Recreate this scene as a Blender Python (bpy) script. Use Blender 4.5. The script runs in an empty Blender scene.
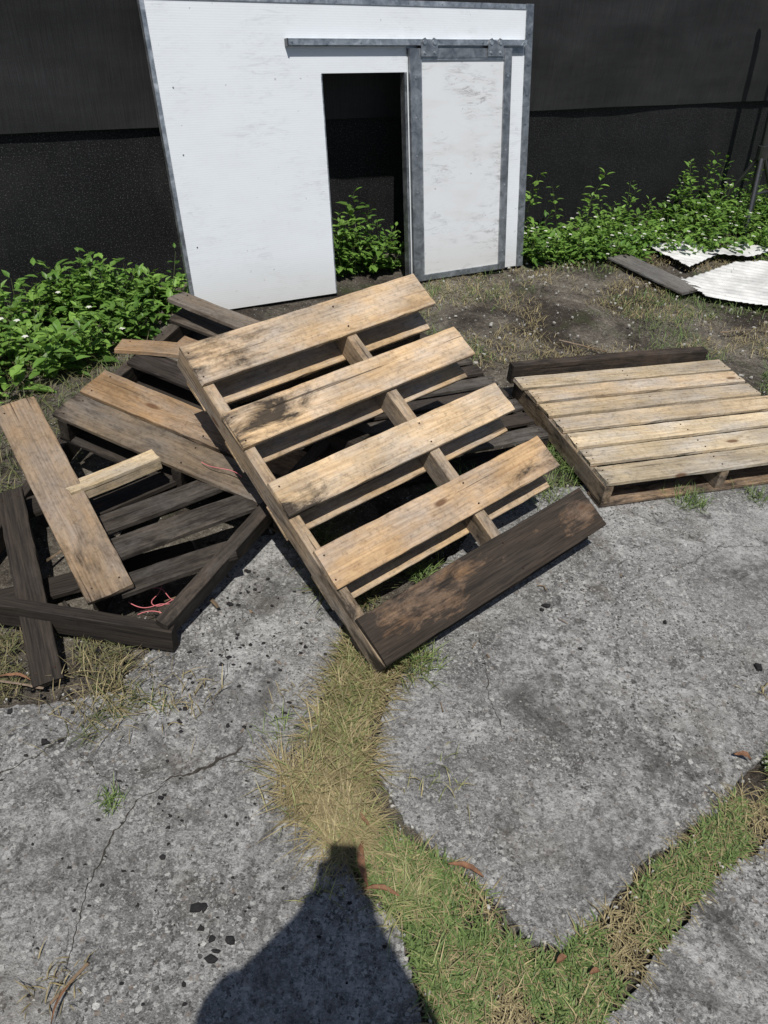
import bpy, bmesh, math, random
import numpy as np
from mathutils import Vector, Matrix, noise as mnoise
random.seed(7); rng=np.random.default_rng(11)
SC=bpy.context.scene; COL=SC.collection
# ---------------------------------------------------------------- materials
def mat(name):
    m=bpy.data.materials.new(name);m.use_nodes=True
    nt=m.node_tree;b=nt.nodes['Principled BSDF'];return m,nt,b
class NB:
    def __init__(s,nt): s.nt=nt
    def n(s,t,**k):
        x=s.nt.nodes.new(t)
        for a,v in k.items(): setattr(x,a,v)
        return x
    def set(s,sock,v):
        if hasattr(v,'is_output') or isinstance(v,bpy.types.NodeSocket): s.nt.links.new(v,sock)
        else: sock.default_value=v
    def math(s,op,a,b=0.0,c=None,clamp=False):
        x=s.n('ShaderNodeMath',operation=op,use_clamp=clamp);s.set(x.inputs[0],a);s.set(x.inputs[1],b)
        if c is not None:s.set(x.inputs[2],c)
        return x.outputs[0]
    def vmul(s,v,k):
        x=s.n('ShaderNodeVectorMath',operation='MULTIPLY');s.set(x.inputs[0],v);x.inputs[1].default_value=k;return x.outputs[0]
    def noise(s,v,scale,detail=4,rough=.55,dist=0):
        x=s.n('ShaderNodeTexNoise');s.set(x.inputs['Vector'],v);x.inputs['Scale'].default_value=scale
        x.inputs['Detail'].default_value=detail;x.inputs['Roughness'].default_value=rough;x.inputs['Distortion'].default_value=dist
        return x.outputs[0]
    def vor(s,v,scale,feature='F1'):
        x=s.n('ShaderNodeTexVoronoi',feature=feature);s.set(x.inputs['Vector'],v);x.inputs['Scale'].default_value=scale
        return x
    def ramp(s,f,stops,interp='LINEAR'):
        x=s.n('ShaderNodeValToRGB');x.color_ramp.interpolation=interp;e=x.color_ramp.elements
        while len(e)<len(stops): e.new(.5)
        for i,(p,c) in enumerate(stops):
            e[i].position=p;e[i].color=(c,c,c,1) if not hasattr(c,'__len__') else (*c[:3],1)
        s.set(x.inputs[0],f);return x.outputs[0]
    def mix(s,f,a,b,mode='MIX'):
        x=s.n('ShaderNodeMix',data_type='RGBA',blend_type=mode);s.set(x.inputs[0],f)
        for sock,v in ((x.inputs[6],a),(x.inputs[7],b)):
            if isinstance(v,(tuple,list)): sock.default_value=(*v[:3],1)
            else: s.nt.links.new(v,sock)
        return x.outputs[2]
    def bump(s,h,strength,dist=.01,normal=None):
        x=s.n('ShaderNodeBump');x.inputs['Strength'].default_value=strength;x.inputs['Distance'].default_value=dist
        s.set(x.inputs['Height'],h)
        if normal is not None:s.nt.links.new(normal,x.inputs['Normal'])
        return x.outputs[0]
    def attr(s,name): return s.n('ShaderNodeAttribute',attribute_name=name)
    def link(s,a,b): s.nt.links.new(a,b)
    def pos(s): return s.n('ShaderNodeNewGeometry').outputs['Position']

def wood_material():
    m,nt,b=mat('weathered_wood');N=NB(nt)
    gc=N.attr('gc').outputs['Vector'];tone=N.attr('tone').outputs['Color'];st=N.attr('stain').outputs['Fac']
    kn=N.vor(N.vmul(gc,(3.2,8.5,6)),1.0);kd=kn.outputs['Distance']
    krand=N.n('ShaderNodeSeparateColor');N.link(kn.outputs['Color'],krand.inputs[0])
    kon=N.math('GREATER_THAN',krand.outputs[0],.62)
    kinfl=N.math('MULTIPLY',N.ramp(kd,[(0,1.0),(.45,0.0)]),kon)
    sep=N.n('ShaderNodeSeparateXYZ');N.link(gc,sep.inputs[0])
    nlow=N.noise(N.vmul(gc,(1.1,7,7)),1.0,3,.5)
    g=N.math('ADD',N.math('MULTIPLY',sep.outputs[1],260.0),N.math('MULTIPLY',nlow,46.0))
    g=N.math('ADD',g,N.math('MULTIPLY',kinfl,14.0))
    lines=N.math('ADD',N.math('MULTIPLY',N.math('SINE',g),.5),.5)
    lines=N.math('POWER',lines,2.4)
    lamp=N.ramp(N.noise(N.vmul(gc,(2,16,16)),1.0,2,.5),[(.35,.08),(.7,.45)])
    fine=N.noise(N.vmul(gc,(6,150,150)),1.0,4,.7)
    blot=N.noise(N.vmul(gc,(3,7,7)),1.0,5,.65)
    dirt=N.noise(gc,55,4,.75)
    c=N.mix(N.math('MULTIPLY',lines,lamp),tone,(.60,.46,.34),'MULTIPLY')
    c=N.mix(1.0,c,N.ramp(fine,[(.3,.72),(.62,1.10)]),'MULTIPLY')
    c=N.mix(1.0,c,N.ramp(blot,[(.3,.66),(.65,1.14)]),'MULTIPLY')
    c=N.mix(1.0,c,N.ramp(dirt,[(.28,.60),(.48,1.0),(.75,1.12)]),'MULTIPLY')
    # greying
    grey=N.noise(N.vmul(gc,(2.2,4.5,5)),1.7,4,.65)
    bw=N.n('ShaderNodeRGBToBW');N.link(c,bw.inputs[0])
    c=N.mix(N.ramp(grey,[(.40,.08),(.70,.58)]),c,bw.outputs[0])
    kcore=N.math('MULTIPLY',N.ramp(kd,[(.07,1.0),(.12,0.0)]),kon)
    c=N.mix(N.math('MULTIPLY',kcore,.85),c,(.10,.045,.02))
    # stain / rot
    sn=N.noise(N.vmul(gc,(6,16,16)),1.0,6,.75,.4)
    sf=N.math('ADD',sn,N.math('MULTIPLY',N.math('SUBTRACT',st,.5),.75))
    sf=N.ramp(sf,[(.40,0.0),(.52,.45),(.62,.95)])
    dk=N.mix(N.ramp(fine,[(.35,0.0),(.7,1.0)]),(.008,.007,.006),(.045,.035,.027))
    c=N.mix(sf,c,dk)
    # cracks
    cr=N.noise(N.vmul(gc,(1.6,70,70)),1.0,2,.5)
    crf=N.ramp(cr,[(.27,1.0),(.31,0.0)])
    c=N.mix(N.math('MULTIPLY',crf,.75),c,(.02,.014,.01))
    N.link(c,b.inputs['Base Color'])
    b.inputs['Roughness'].default_value=.82
    b.inputs['Specular IOR Level'].default_value=.25
    h=N.math('ADD',N.math('MULTIPLY',fine,.6),N.math('MULTIPLY',lines,.14))
    h=N.math('ADD',h,N.math('MULTIPLY',dirt,.35))
    h=N.math('SUBTRACT',h,N.math('MULTIPLY',crf,.9))
    N.link(N.bump(h,.65,.0025),b.inputs['Normal'])
    return m
WOOD=wood_material()

def concrete_material():
    m,nt,b=mat('worn_concrete');N=NB(nt);p=N.pos()
    big=N.noise(p,1.3,5,.7,.6);med=N.noise(p,7,5,.75,.3);fin=N.noise(p,60,5,.8);grit=N.noise(p,210,3,.8)
    c=N.mix(N.ramp(big,[(.36,0.0),(.64,1.0)]),(.150,.147,.141),(.285,.281,.270))
    c=N.mix(1.0,c,N.ramp(med,[(.3,.58),(.5,.98),(.68,1.32)]),'MULTIPLY')
    c=N.mix(1.0,c,N.ramp(fin,[(.30,.40),(.5,1.0),(.70,1.55)]),'MULTIPLY')
    c=N.mix(1.0,c,N.ramp(grit,[(.32,.50),(.68,1.5)]),'MULTIPLY')
    dp=N.n('ShaderNodeVectorMath',operation='ADD');N.link(p,dp.inputs[0])
    nz=N.n('ShaderNodeTexNoise');nz.inputs['Scale'].default_value=110;nz.inputs['Detail'].default_value=3;N.link(p,nz.inputs['Vector'])
    sc=N.vmul(nz.outputs['Color'],(.015,.015,.015));N.link(sc,dp.inputs[1])
    def specks(scale,th,rad,amt):
        v=N.vor(dp.outputs[0],scale);s=N.n('ShaderNodeSeparateColor');N.link(v.outputs['Color'],s.inputs[0])
        on=N.math('GREATER_THAN',s.outputs[0],th);r=N.math('MULTIPLY',s.outputs[1],rad)
        inside=N.math('LESS_THAN',v.outputs['Distance'],r)
        return N.math('MULTIPLY',N.math('MULTIPLY',on,inside),amt)
    # pale worn patches, broken up
    worn=N.ramp(N.noise(p,2.1,6,.8,.7),[(.46,0.0),(.60,1.0)])
    wbreak=N.ramp(N.noise(p,26,6,.85),[(.45,0.0),(.56,1.0)])
    c=N.mix(N.math('MULTIPLY',N.math('MULTIPLY',worn,wbreak),.85),c,(.52,.515,.50))
    area=N.ramp(N.noise(p,1.7,5,.65),[(.36,.4),(.56,1.0)])
    for sca,th,rad,col,amt in ((88,.60,.60,(.48,.475,.455),.9),(160,.42,.65,(.44,.435,.42),.75),(58,.93,.46,(.58,.57,.54),.9),(120,.58,.62,(.045,.043,.04),.85),(75,.90,.5,(.22,.17,.13),.6)):
        f=N.math('MULTIPLY',specks(sca,th,rad,amt),area);c=N.mix(f,c,col)
    ds=N.ramp(N.noise(p,2.3,7,.8,.9),[(.51,0.0),(.65,.74)])
    c=N.mix(ds,c,(.072,.068,.062))
    ds2=N.ramp(N.noise(p,8,5,.75,.7),[(.585,0.0),(.66,.7)])
    c=N.mix(ds2,c,(.05,.047,.043))
    ds3=N.ramp(N.noise(p,17,4,.7,.4),[(.64,0.0),(.69,.75)])
    c=N.mix(ds3,c,(.035,.033,.031))
    warm=N.ramp(N.noise(p,3.3,4,.6),[(.55,0.0),(.75,.4)])
    c=N.mix(warm,c,(.17,.145,.11))
    N.link(c,b.inputs['Base Color']);b.inputs['Roughness'].default_value=.9;b.inputs['Specular IOR Level'].default_value=.25
    h=N.math('ADD',N.math('MULTIPLY',fin,1.2),N.math('MULTIPLY',grit,.5))
    h=N.math('ADD',h,N.math('MULTIPLY',med,2.6))
    N.link(N.bump(h,1.0,.009),b.inputs['Normal']);return m
def soil_material():
    m,nt,b=mat('soil');N=NB(nt);p=N.pos()
    big=N.noise(p,1.8,5,.7,.6);fin=N.noise(p,45,5,.75);gr=N.noise(p,180,3,.7)
    c=N.mix(N.ramp(big,[(.40,0.0),(.64,1.0)]),(.048,.040,.032),(.19,.17,.14))
    c=N.mix(1.0,c,N.ramp(fin,[(.28,.40),(.5,.95),(.74,1.8)]),'MULTIPLY')
    c=N.mix(1.0,c,N.ramp(gr,[(.3,.6),(.7,1.4)]),'MULTIPLY')
    green=N.ramp(N.noise(p,3.0,5,.7),[(.55,0.0),(.68,.5)])
    c=N.mix(green,c,(.055,.075,.025))
    v=N.vor(p,85);s=N.n('ShaderNodeSeparateColor');N.link(v.outputs['Color'],s.inputs[0])
    f=N.math('MULTIPLY',N.math('GREATER_THAN',s.outputs[0],.90),N.math('LESS_THAN',v.outputs['Distance'],.25))
    c=N.mix(f,c,(.38,.37,.35))
    N.link(c,b.inputs['Base Color']);b.inputs['Roughness'].default_value=.95;b.inputs['Specular IOR Level'].default_value=.15
    N.link(N.bump(N.math('ADD',fin,N.math('MULTIPLY',gr,.4)),.9,.015),b.inputs['Normal']);return m
def blade_material(name,rough=.55,trans=.25):
    m,nt,b=mat(name);N=NB(nt);c=N.attr('tone').outputs['Color'];N.link(c,b.inputs['Base Color'])
    b.inputs['Roughness'].default_value=rough;b.inputs['Specular IOR Level'].default_value=.35
    tr=N.n('ShaderNodeBsdfTranslucent');N.link(N.mix(1.0,c,(1.0,1.0,.6),'MULTIPLY'),tr.inputs[0])
    mx=N.n('ShaderNodeMixShader');mx.inputs[0].default_value=trans
    N.link(b.outputs[0],mx.inputs[1]);N.link(tr.outputs[0],mx.inputs[2])
    N.link(mx.outputs[0],nt.nodes['Material Output'].inputs[0]);return m
def plain(name,col,rough=.6,metal=0,var=.25,scale=20,bump=.2,spec=.4):
    m,nt,b=mat(name);N=NB(nt);p=N.pos();n=N.noise(p,scale,5,.65)
    c=N.mix(1.0,col,N.ramp(n,[(.3,1-var),(.7,1+var)]),'MULTIPLY')
    N.link(c,b.inputs['Base Color']);b.inputs['Roughness'].default_value=rough;b.inputs['Metallic'].default_value=metal
    b.inputs['Specular IOR Level'].default_value=spec
    N.link(N.bump(n,bump,.004),b.inputs['Normal']);return m
CONC=concrete_material();SOIL=soil_material()
GRASS=blade_material('grass_blades',.6,.2);LEAF=blade_material('weed_leaves',.42,.35)
CHIP=plain('charred_chips',(.018,.017,.017),.9,0,.4,60,.8,.2)
DEADLEAF=plain('dry_leaf',(.15,.075,.04),.8,0,.5,60,.5)
CRACKM=plain('crack_dirt',(.045,.04,.035),.95,0,.4,80,.6,.1)
NAIL=plain('rusty_nail',(.05,.03,.022),.6,.6,.3,200)
# ---------------------------------------------------------------- mesh helpers
def new_obj(name,verts,faces,m=None,parent=None,smooth=False):
    me=bpy.data.meshes.new(name);me.from_pydata([tuple(v) for v in verts],[],faces);me.update()
    o=bpy.data.objects.new(name,me);COL.objects.link(o)
    if m:me.materials.append(m)
    if parent:o.parent=parent
    if smooth:
        me.polygons.foreach_set('use_smooth',[True]*len(me.polygons))
    return o
def empty(name):
    e=bpy.data.objects.new(name,None);COL.objects.link(e);e.empty_display_size=.1;return e
TAN=(.50,.345,.19);BROWN=(.25,.16,.085);GREYB=(.17,.125,.08);DARK=(.055,.042,.033);ORANGE=(.33,.20,.095)
class Acc:
    def __init__(s): s.v=[];s.f=[];s.gc=[];s.tone=[];s.st=[];s.nails=[]
    def board(s,c,a,b,L,W,T,tone,stain=(0,0),st_fn=None,warp=.003,skew=0,rough=1.0):
        """c=centre of the board, a=along, b=across ; normal = a x b"""
        a=Vector(a).normalized();b=Vector(b);b=(b-a*b.dot(a)).normalized();n=a.cross(b);c=Vector(c)
        NS=20;ch=.0025;base=len(s.v);off=Vector((random.uniform(0,40),random.uniform(0,40),random.uniform(0,40)))
        tv=random.uniform(.86,1.12);tone=tuple(t*tv for t in tone)
        seed=random.uniform(0,100);bow=random.uniform(-1,1)*warp;tw=random.uniform(-1,1)*warp
        prof=[(-W/2+ch,T/2),(-W/4,T/2),(0,T/2),(W/4,T/2),(W/2-ch,T/2),(W/2,T/2-ch),(W/2,-T/2+ch),(W/2-ch,-T/2),(-W/2+ch,-T/2),(-W/2,-T/2+ch),(-W/2,T/2-ch)]
        K=len(prof)
        for i in range(NS+1):
            t=i/NS;x=(t-.5)*L
            for k,(y,z) in enumerate(prof):
                j=mnoise.noise(Vector((x*9+seed,y*30,z*30)))
                j2=mnoise.noise(Vector((x*22+seed,k*3.1,7.0)))
                ex=0
                if i in(0,NS): ex=(mnoise.noise(Vector((y*60+seed,z*60,i)))*.006*rough)*(1 if i else -1)
                yy=y+(j2*.0026*rough if abs(y)>W*.3 else 0)+skew*x
                zz=z+bow*(1-(2*t-1)**2)*1.5+tw*(t-.5)*y/W*2+j*.0008*rough
                P=c+a*(x+ex)+b*yy+n*zz
                s.v.append(tuple(P));s.gc.append((off.x+x,off.y+y,off.z+z));s.tone.append((*tone,1))
                sv=stain[0]*(1-t)+stain[1]*t
                if st_fn: sv=st_fn(t,y/W+.5)
                if i in (0,NS): sv+=.15
                s.st.append(sv)
        for i in range(NS):
            for k in range(K):
                k2=(k+1)%K
                s.f.append((base+i*K+k,base+i*K+k2,base+(i+1)*K+k2,base+(i+1)*K+k))
        s.f.append(tuple(base+k for k in reversed(range(K))));s.f.append(tuple(base+NS*K+k for k in range(K)))
    def nail(s,p,n):
        s.nails.append((Vector(p),Vector(n).normalized()))
    def make(s,name,parent=None):
        nv=len(s.v);nf=len(s.f);V=list(s.v);F=list(s.f);gc=list(s.gc);to=list(s.tone);st=list(s.st)
        for p,n in s.nails:
            t=n.orthogonal().normalized();u=n.cross(t);b0=len(V);r=.0032
            for k in range(8):
                V.append(tuple(p+n*.0012+(t*math.cos(k*.785)+u*math.sin(k*.785))*r))
            for k in range(8):
                V.append(tuple(p-n*.004+(t*math.cos(k*.785)+u*math.sin(k*.785))*r))
            F.append(tuple(b0+k for k in range(8)))
            for k in range(8): F.append((b0+k,b0+8+k,b0+8+(k+1)%8,b0+(k+1)%8))
            gc+=[(0,0,0)]*16;to+=[(0,0,0,1)]*16;st+=[0]*16
        o=new_obj(name,V,F,WOOD,parent);me=o.data;me.materials.append(NAIL)
        mi=np.zeros(len(F),dtype=np.int32);mi[nf:]=1;me.polygons.foreach_set('material_index',mi)
        A=me.attributes.new('gc','FLOAT_VECTOR','POINT');A.data.foreach_set('vector',np.array(gc,dtype=np.float32).ravel())
        A=me.attributes.new('tone','FLOAT_COLOR','POINT');A.data.foreach_set('color',np.array(to,dtype=np.float32).ravel())
        A=me.attributes.new('stain','FLOAT','POINT');A.data.foreach_set('value',np.array(st,dtype=np.float32))
        bm=bmesh.new();bm.from_mesh(me);bmesh.ops.recalc_face_normals(bm,faces=bm.faces);bm.to_mesh(me);bm.free()
        return o
def pallet(name,o,a,b,W,L,boards,strs,bottoms,td=.018,hs=.088,tb=.016,strtone=TAN,nails=True,strst=(.1,.1)):
    """o = corner of the top surface, a = along deck boards, b = along stringers"""
    o=Vector(o);a=Vector(a).normalized();b=Vector(b);b=(b-a*b.dot(a)).normalized();n=a.cross(b).normalized()
    A=Acc()
    for (v0,v1,tone,st,fn,du,dl) in boards:
        c=o+a*(W/2+du)+b*((v0+v1)/2)-n*(td/2)
        A.board(c,a,b,W+dl,v1-v0,td,tone,st,fn,warp=.0022,skew=random.uniform(-.004,.004))
        if nails:
            for (s0,s1) in strs:
                for vv in (v0+.025,v1-.03):
                    A.nail(c+a*((s0+s1)/2-W/2-du+random.uniform(-.008,.008))+b*(vv-(v0+v1)/2+random.uniform(-.006,.006))+n*(td/2),n)
    for i,(s0,s1) in enumerate(strs):
        c=o+a*((s0+s1)/2)+b*(L/2)-n*(td+.001+hs/2)
        A.board(c,b,n,L,hs,s1-s0,strtone,strst,None,warp=.001)
    for (v0,v1,tone,st) in bottoms:
        c=o+a*(W/2)+b*((v0+v1)/2)-n*(td+hs+.002+tb/2)
        A.board(c,a,b,W,v1-v0,tb,tone,(st,st),None,warp=.001)
    P=empty(name);A.make('deck_boards_and_stringers',P);return P
# ---------------------------------------------------------------- ground
def axis(lo,hi,dlo,dhi,step):
    a=list(np.arange(dlo,dhi+1e-6,step));l=[];x=dlo;s=step
    while x>lo: s*=1.6;x-=s;l.append(max(x,lo))
    r=[];x=dhi;s=step
    while x<hi: s*=1.6;x+=s;r.append(min(x,hi))
    return l[::-1]+a+r
X=axis(-80,80,-3.2,5,.05);Y=axis(-80,80,-.5,8,.05);V=[];Fc=[]
for y in Y:
    for x in X:
        z=-.022+.022*mnoise.noise(Vector((x*1.7,y*1.7,3)))+.010*mnoise.noise(Vector((x*7,y*7,1)))
        V.append((x,y,min(z,-.006)))
nx=len(X)
for j in range(len(Y)-1):
    for i in range(nx-1): Fc.append((j*nx+i,j*nx+i+1,(j+1)*nx+i+1,(j+1)*nx+i))
new_obj('ground',V,Fc,SOIL,smooth=True)
def inpoly(x,y,poly):
    c=np.zeros(len(x),bool);j=len(poly)-1
    for i in range(len(poly)):
        xi,yi=poly[i];xj,yj=poly[j]
        c^=((yi>y)!=(yj>y))&(x<(xj-xi)*(y-yi)/((yj-yi)+1e-12)+xi);j=i
    return c
def slab(poly,seed,amp=.026):
    pts=[]
    for i in range(len(poly)):
        p=Vector((*poly[i],0));q=Vector((*poly[(i+1)%len(poly)],0));L=(q-p).length;k=max(1,int(L/.012))
        for t in range(k):
            r=p.lerp(q,t/k);w=Vector((mnoise.noise(Vector((r.x*8,r.y*8,seed)))+.5*mnoise.noise(Vector((r.x*30,r.y*30,seed)))+.25*mnoise.noise(Vector((r.x*80,r.y*80,seed))),
                                      mnoise.noise(Vector((r.x*8,r.y*8,seed+5)))+.5*mnoise.noise(Vector((r.x*30,r.y*30,seed+9)))+.25*mnoise.noise(Vector((r.x*80,r.y*80,seed+3))),0))
            pts.append(r+w*amp)
    bm=bmesh.new();vs=[bm.verts.new(p) for p in pts];f=bm.faces.new(vs)
    bm.normal_update()
    if f.normal.z<0:bmesh.ops.reverse_faces(bm,faces=[f])
    r=bmesh.ops.extrude_face_region(bm,geom=[f])
    for e in r['geom']:
        if isinstance(e,bmesh.types.BMVert): e.co.z=0.0
    for v in vs: v.co.z=-.035
    bmesh.ops.delete(bm,geom=[f],context='FACES_ONLY') if f.is_valid else None
    bmesh.ops.triangulate(bm,faces=[x for x in bm.faces if len(x.verts)>4])
    bmesh.ops.recalc_face_normals(bm,faces=bm.faces)
    me=bpy.data.meshes.new('concrete_slab');bm.to_mesh(me);bm.free();me.materials.append(CONC)
    o=bpy.data.objects.new('concrete_slab',me);COL.objects.link(o);return o
SL=[(-3.0,1.0),(-1.24,1.14),(-1.02,1.22),(-.87,1.25),(-.72,1.30),(-.68,1.55),(-.55,1.95),(-.31,2.15),(-.12,1.85),(-.09,1.57),(-.12,1.37),(-.15,1.20),(-.14,1.04),(-.01,.87),(.12,.72),(.19,.54),(.21,.2),(.2,-1.5),(-3,-1.5)]
SR=[(.12,1.50),(.06,1.36),(.03,1.16),(.12,.97),(.30,.85),(.41,.72),(.47,.71),(.69,.89),(.96,1.11),(1.30,1.40),(2.42,2.30),(4.2,3.6),(4.0,4.0),(2.82,3.02),(1.68,2.72),(1.00,2.60),(.54,2.42),(.37,2.24),(.15,1.80)]
SB=[(.56,.57),(.67,.68),(.90,.905),(1.07,1.01),(1.55,1.32),(3.5,2.5),(3.5,-1.5),(.50,-1.5),(.48,.29)]
for i,s_ in enumerate((SL,SR,SB)): slab(s_,i*13.7)
def crack(pts,w):
    P=[]
    for i in range(len(pts)-1):
        p=Vector((*pts[i],0));q=Vector((*pts[i+1],0));k=max(2,int((q-p).length/.008))
        for t in range(k): P.append(p.lerp(q,t/k))
    P.append(Vector((*pts[-1],0)));V=[];F=[]
    for i,p in enumerate(P):
        a=(P[min(i+1,len(P)-1)]-P[max(i-1,0)]).normalized();b=Vector((-a.y,a.x,0))
        p=p+b*(.012*mnoise.noise(p*25)+.006*mnoise.noise(p*90))
        t=i/(len(P)-1);ww=w*(.25+abs(mnoise.noise(p*40))*1.8)*(math.sin(math.pi*min(max(t,.03),.97))**.5)
        V+=[tuple(p+b*ww+Vector((0,0,.0025))),tuple(p-b*ww+Vector((0,0,.0025)))]
        if i:F.append((2*i-2,2*i-1,2*i+1,2*i))
    return V,F
CV=[];CF=[]
for pts,w in (([(-.59,.55),(-.61,.73),(-.60,.87),(-.56,.98),(-.48,1.06)],.0025),([(-.52,1.03),(-.39,1.10),(-.33,1.16)],.008),([(-1.05,.96),(-.93,1.02),(-.81,1.13),(-.81,1.20)],.002),([(.33,1.72),(.36,1.50),(.36,1.39),(.41,1.25)],.0015),
              ([(-.39,1.10),(-.27,1.12),(-.18,1.10)],.002),([(-.56,.98),(-.7,1.05),(-.81,1.13)],.0012),([(.9,1.9),(1.3,2.2),(1.9,2.3)],.0013),([(-.5,1.6),(-.42,1.4),(-.45,1.25)],.0012)):
    v,f=crack(pts,w);b0=len(CV);CV+=v;CF+=[tuple(i+b0 for i in q) for q in f]
new_obj('pavement_cracks',CV,CF,CRACKM)
# ---------------------------------------------------------------- fence
d=Vector((math.cos(.563),math.sin(.563),0));n=Vector((-math.sin(.563),math.cos(.563),0));FP=Vector((-1.38,4.23,0));UPZ=Vector((0,0,1))
def fw(s,t,z=0): return FP+d*s+n*t+UPZ*z
def cloth(name,colr,lo,hi,off,rough,speck,seed):
    m,nt,b=mat(name+'_fabric');N=NB(nt)
    p=N.attr('gc').outputs['Vector']
    w=N.noise(N.vmul(p,(1.2,5,1)),1.0,4,.6,.3);f=N.noise(p,130,3,.8);str_=N.noise(N.vmul(p,(260,6,1)),1.0,2,.6)
    c=N.mix(1.0,colr,N.ramp(w,[(.3,.68),(.7,1.4)]),'MULTIPLY')
    c=N.mix(N.ramp(f,[(speck,0.0),(speck+.08,.75)]),c,(.12,.12,.12))
    c=N.mix(1.0,c,N.ramp(str_,[(.3,.75),(.7,1.3)]),'MULTIPLY')
    du=N.noise(N.vmul(p,(3,1.2,1)),1.0,6,.7,.5)
    c=N.mix(N.ramp(du,[(.52,0.0),(.72,.25)]),c,(.05,.048,.045))
    N.link(c,b.inputs['Base Color']);b.inputs['Roughness'].default_value=rough;b.inputs['Specular IOR Level'].default_value=.25
    N.link(N.bump(N.math('ADD',f,str_),.4,.002),b.inputs['Normal'])
    S=np.arange(-5,9.01,.05);Z=np.linspace(lo,hi,26);V=[];F=[];G=[]
    for z in Z:
        for s in S:
            e=min(1,abs(z-.86)/.35)
            wv=(.034*mnoise.noise(Vector((s*1.1,z*1.3,seed)))+.010*mnoise.noise(Vector((s*5,z*2.5,seed+3))))*(.12+.88*e)
            zz=z+.006*mnoise.noise(Vector((s*1.4,seed,0)))
            V.append(tuple(fw(s,off+wv,zz)));G.append((s,z,seed))
    for j in range(len(Z)-1):
        for i in range(len(S)-1): F.append((j*len(S)+i,j*len(S)+i+1,(j+1)*len(S)+i+1,(j+1)*len(S)+i))
    o=new_obj(name,V,F,m,FENCE,smooth=True)
    A=o.data.attributes.new('gc','FLOAT_VECTOR','POINT');A.data.foreach_set('vector',np.array(G,dtype=np.float32).ravel())
FENCE=empty('privacy_fence')
cloth('upper_screen',(.021,.021,.022),.845,2.1,.035,.6,.70,2.2)
cloth('lower_screen',(.007,.007,.008),-.03,.885,.055,.75,.57,8.8)
def cyl(p,q,r,m,name,parent=None,seg=14):
    p=Vector(p);q=Vector(q);a=(q-p).normalized();t=a.orthogonal().normalized();u=a.cross(t);V=[];F=[]
    for e in (p,q):
        for k in range(seg):
            g=2*math.pi*k/seg;V.append(e+t*math.cos(g)*r+u*math.sin(g)*r)
    for k in range(seg): F.append((k,(k+1)%seg,seg+(k+1)%seg,seg+k))
    F+= [tuple(range(seg))[::-1],tuple(range(seg,2*seg))]
    return new_obj(name,V,F,m,parent)
STEELP=plain('galvanised_post',(.35,.36,.37),.5,.7)
for i in range(6): cyl(fw(-4.5+i*2.5,.16,-.1),fw(-4.5+i*2.5,.16,2.15),.025,STEELP,'post_%d'%i,FENCE)
BLKM=plain('black_metal',(.028,.028,.030),.28,.0,.2,30,.1,.9)
ST=empty('tripod_stand')
def sp_(z): return 4.80-.36*z/1.9
cyl(fw(4.80,-.30,.0),fw(4.44,-.24,1.9),.028,BLKM,'mast',ST)
cyl(fw(sp_(.50),-.284,.50),fw(sp_(.60),-.281,.60),.045,BLKM,'collar',ST)
cyl(fw(sp_(.55),-.283,.55),fw(5.10,-.36,.0),.016,BLKM,'leg_1',ST)
cyl(fw(sp_(.55),-.283,.55),fw(4.50,-.52,.0),.016,BLKM,'leg_2',ST)
cyl(fw(sp_(.55),-.283,.55),fw(4.62,-.06,.0),.016,BLKM,'leg_3',ST)
cyl(fw(sp_(.22),-.292,.22),fw(4.96,-.325,.26),.011,BLKM,'brace_1',ST)
cyl(fw(5.06,-.3,.0),fw(4.70,-.22,1.9),.020,BLKM,'spare_pole',ST)
# ---------------------------------------------------------------- shed wall panel
le=.22;u=n*math.sin(le)+UPZ*math.cos(le);fr=d.cross(u);BO=Vector((-1.137,3.85,0))
PW=empty('shed_wall_panel');PW.matrix_world=Matrix(((d.x,u.x,fr.x,BO.x),(d.y,u.y,fr.y,BO.y),(d.z,u.z,fr.z,BO.z),(0,0,0,1)))
def sheetmat(name,base,dirt,ribs=True):
    m,nt,b=mat(name);N=NB(nt);tc=N.n('ShaderNodeTexCoord').outputs['Object']
    sp=N.n('ShaderNodeSeparateXYZ');N.link(tc,sp.inputs[0])
    smu=N.noise(N.vmul(tc,(1.2,3.5,1)),2.2,6,.7,.4);fine=N.noise(tc,60,4,.7)
    c=N.mix(N.ramp(smu,[(.45,0.0),(.75,dirt*.6)]),base,(.52,.51,.48))
    st=N.noise(N.vmul(tc,(7,30,1)),1.0,7,.85,.8);st2=N.noise(tc,2.6,3)
    c=N.mix(N.math('MULTIPLY',N.ramp(st,[(.50,0.0),(.64,.85)]),N.ramp(st2,[(.44,0.0),(.62,dirt)])),c,(.17,.165,.16))
    sp2=N.noise(tc,34,2,.5);c=N.mix(N.ramp(sp2,[(.72,0.0),(.76,.6)]),c,(.3,.29,.27))
    low=N.ramp(N.math('ADD',sp.outputs[1],N.math('MULTIPLY',smu,.3)),[(.12,.55),(.42,0.0)])
    c=N.mix(low,c,(.45,.43,.38))
    N.link(c,b.inputs['Base Color']);b.inputs['Roughness'].default_value=.5
    rib=N.math('SINE',N.math('MULTIPLY',sp.outputs[1],2*math.pi/.011))
    h=N.math('ADD',N.math('MULTIPLY',rib,.22 if ribs else 0.0),N.math('MULTIPLY',fine,.3))
    if ribs: c2=N.mix(1.0,c,N.ramp(N.math('ADD',N.math('MULTIPLY',rib,.5),.5),[(0.0,.955),(.5,1.0)]),'MULTIPLY');N.link(c2,b.inputs['Base Color'])
    N.link(N.bump(h,.3,.0010),b.inputs['Normal']);return m
WH=sheetmat('white_ribbed_sheet',(.68,.715,.75),.28);WD=sheetmat('white_door_sheet',(.63,.65,.67),.98,False)
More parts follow.
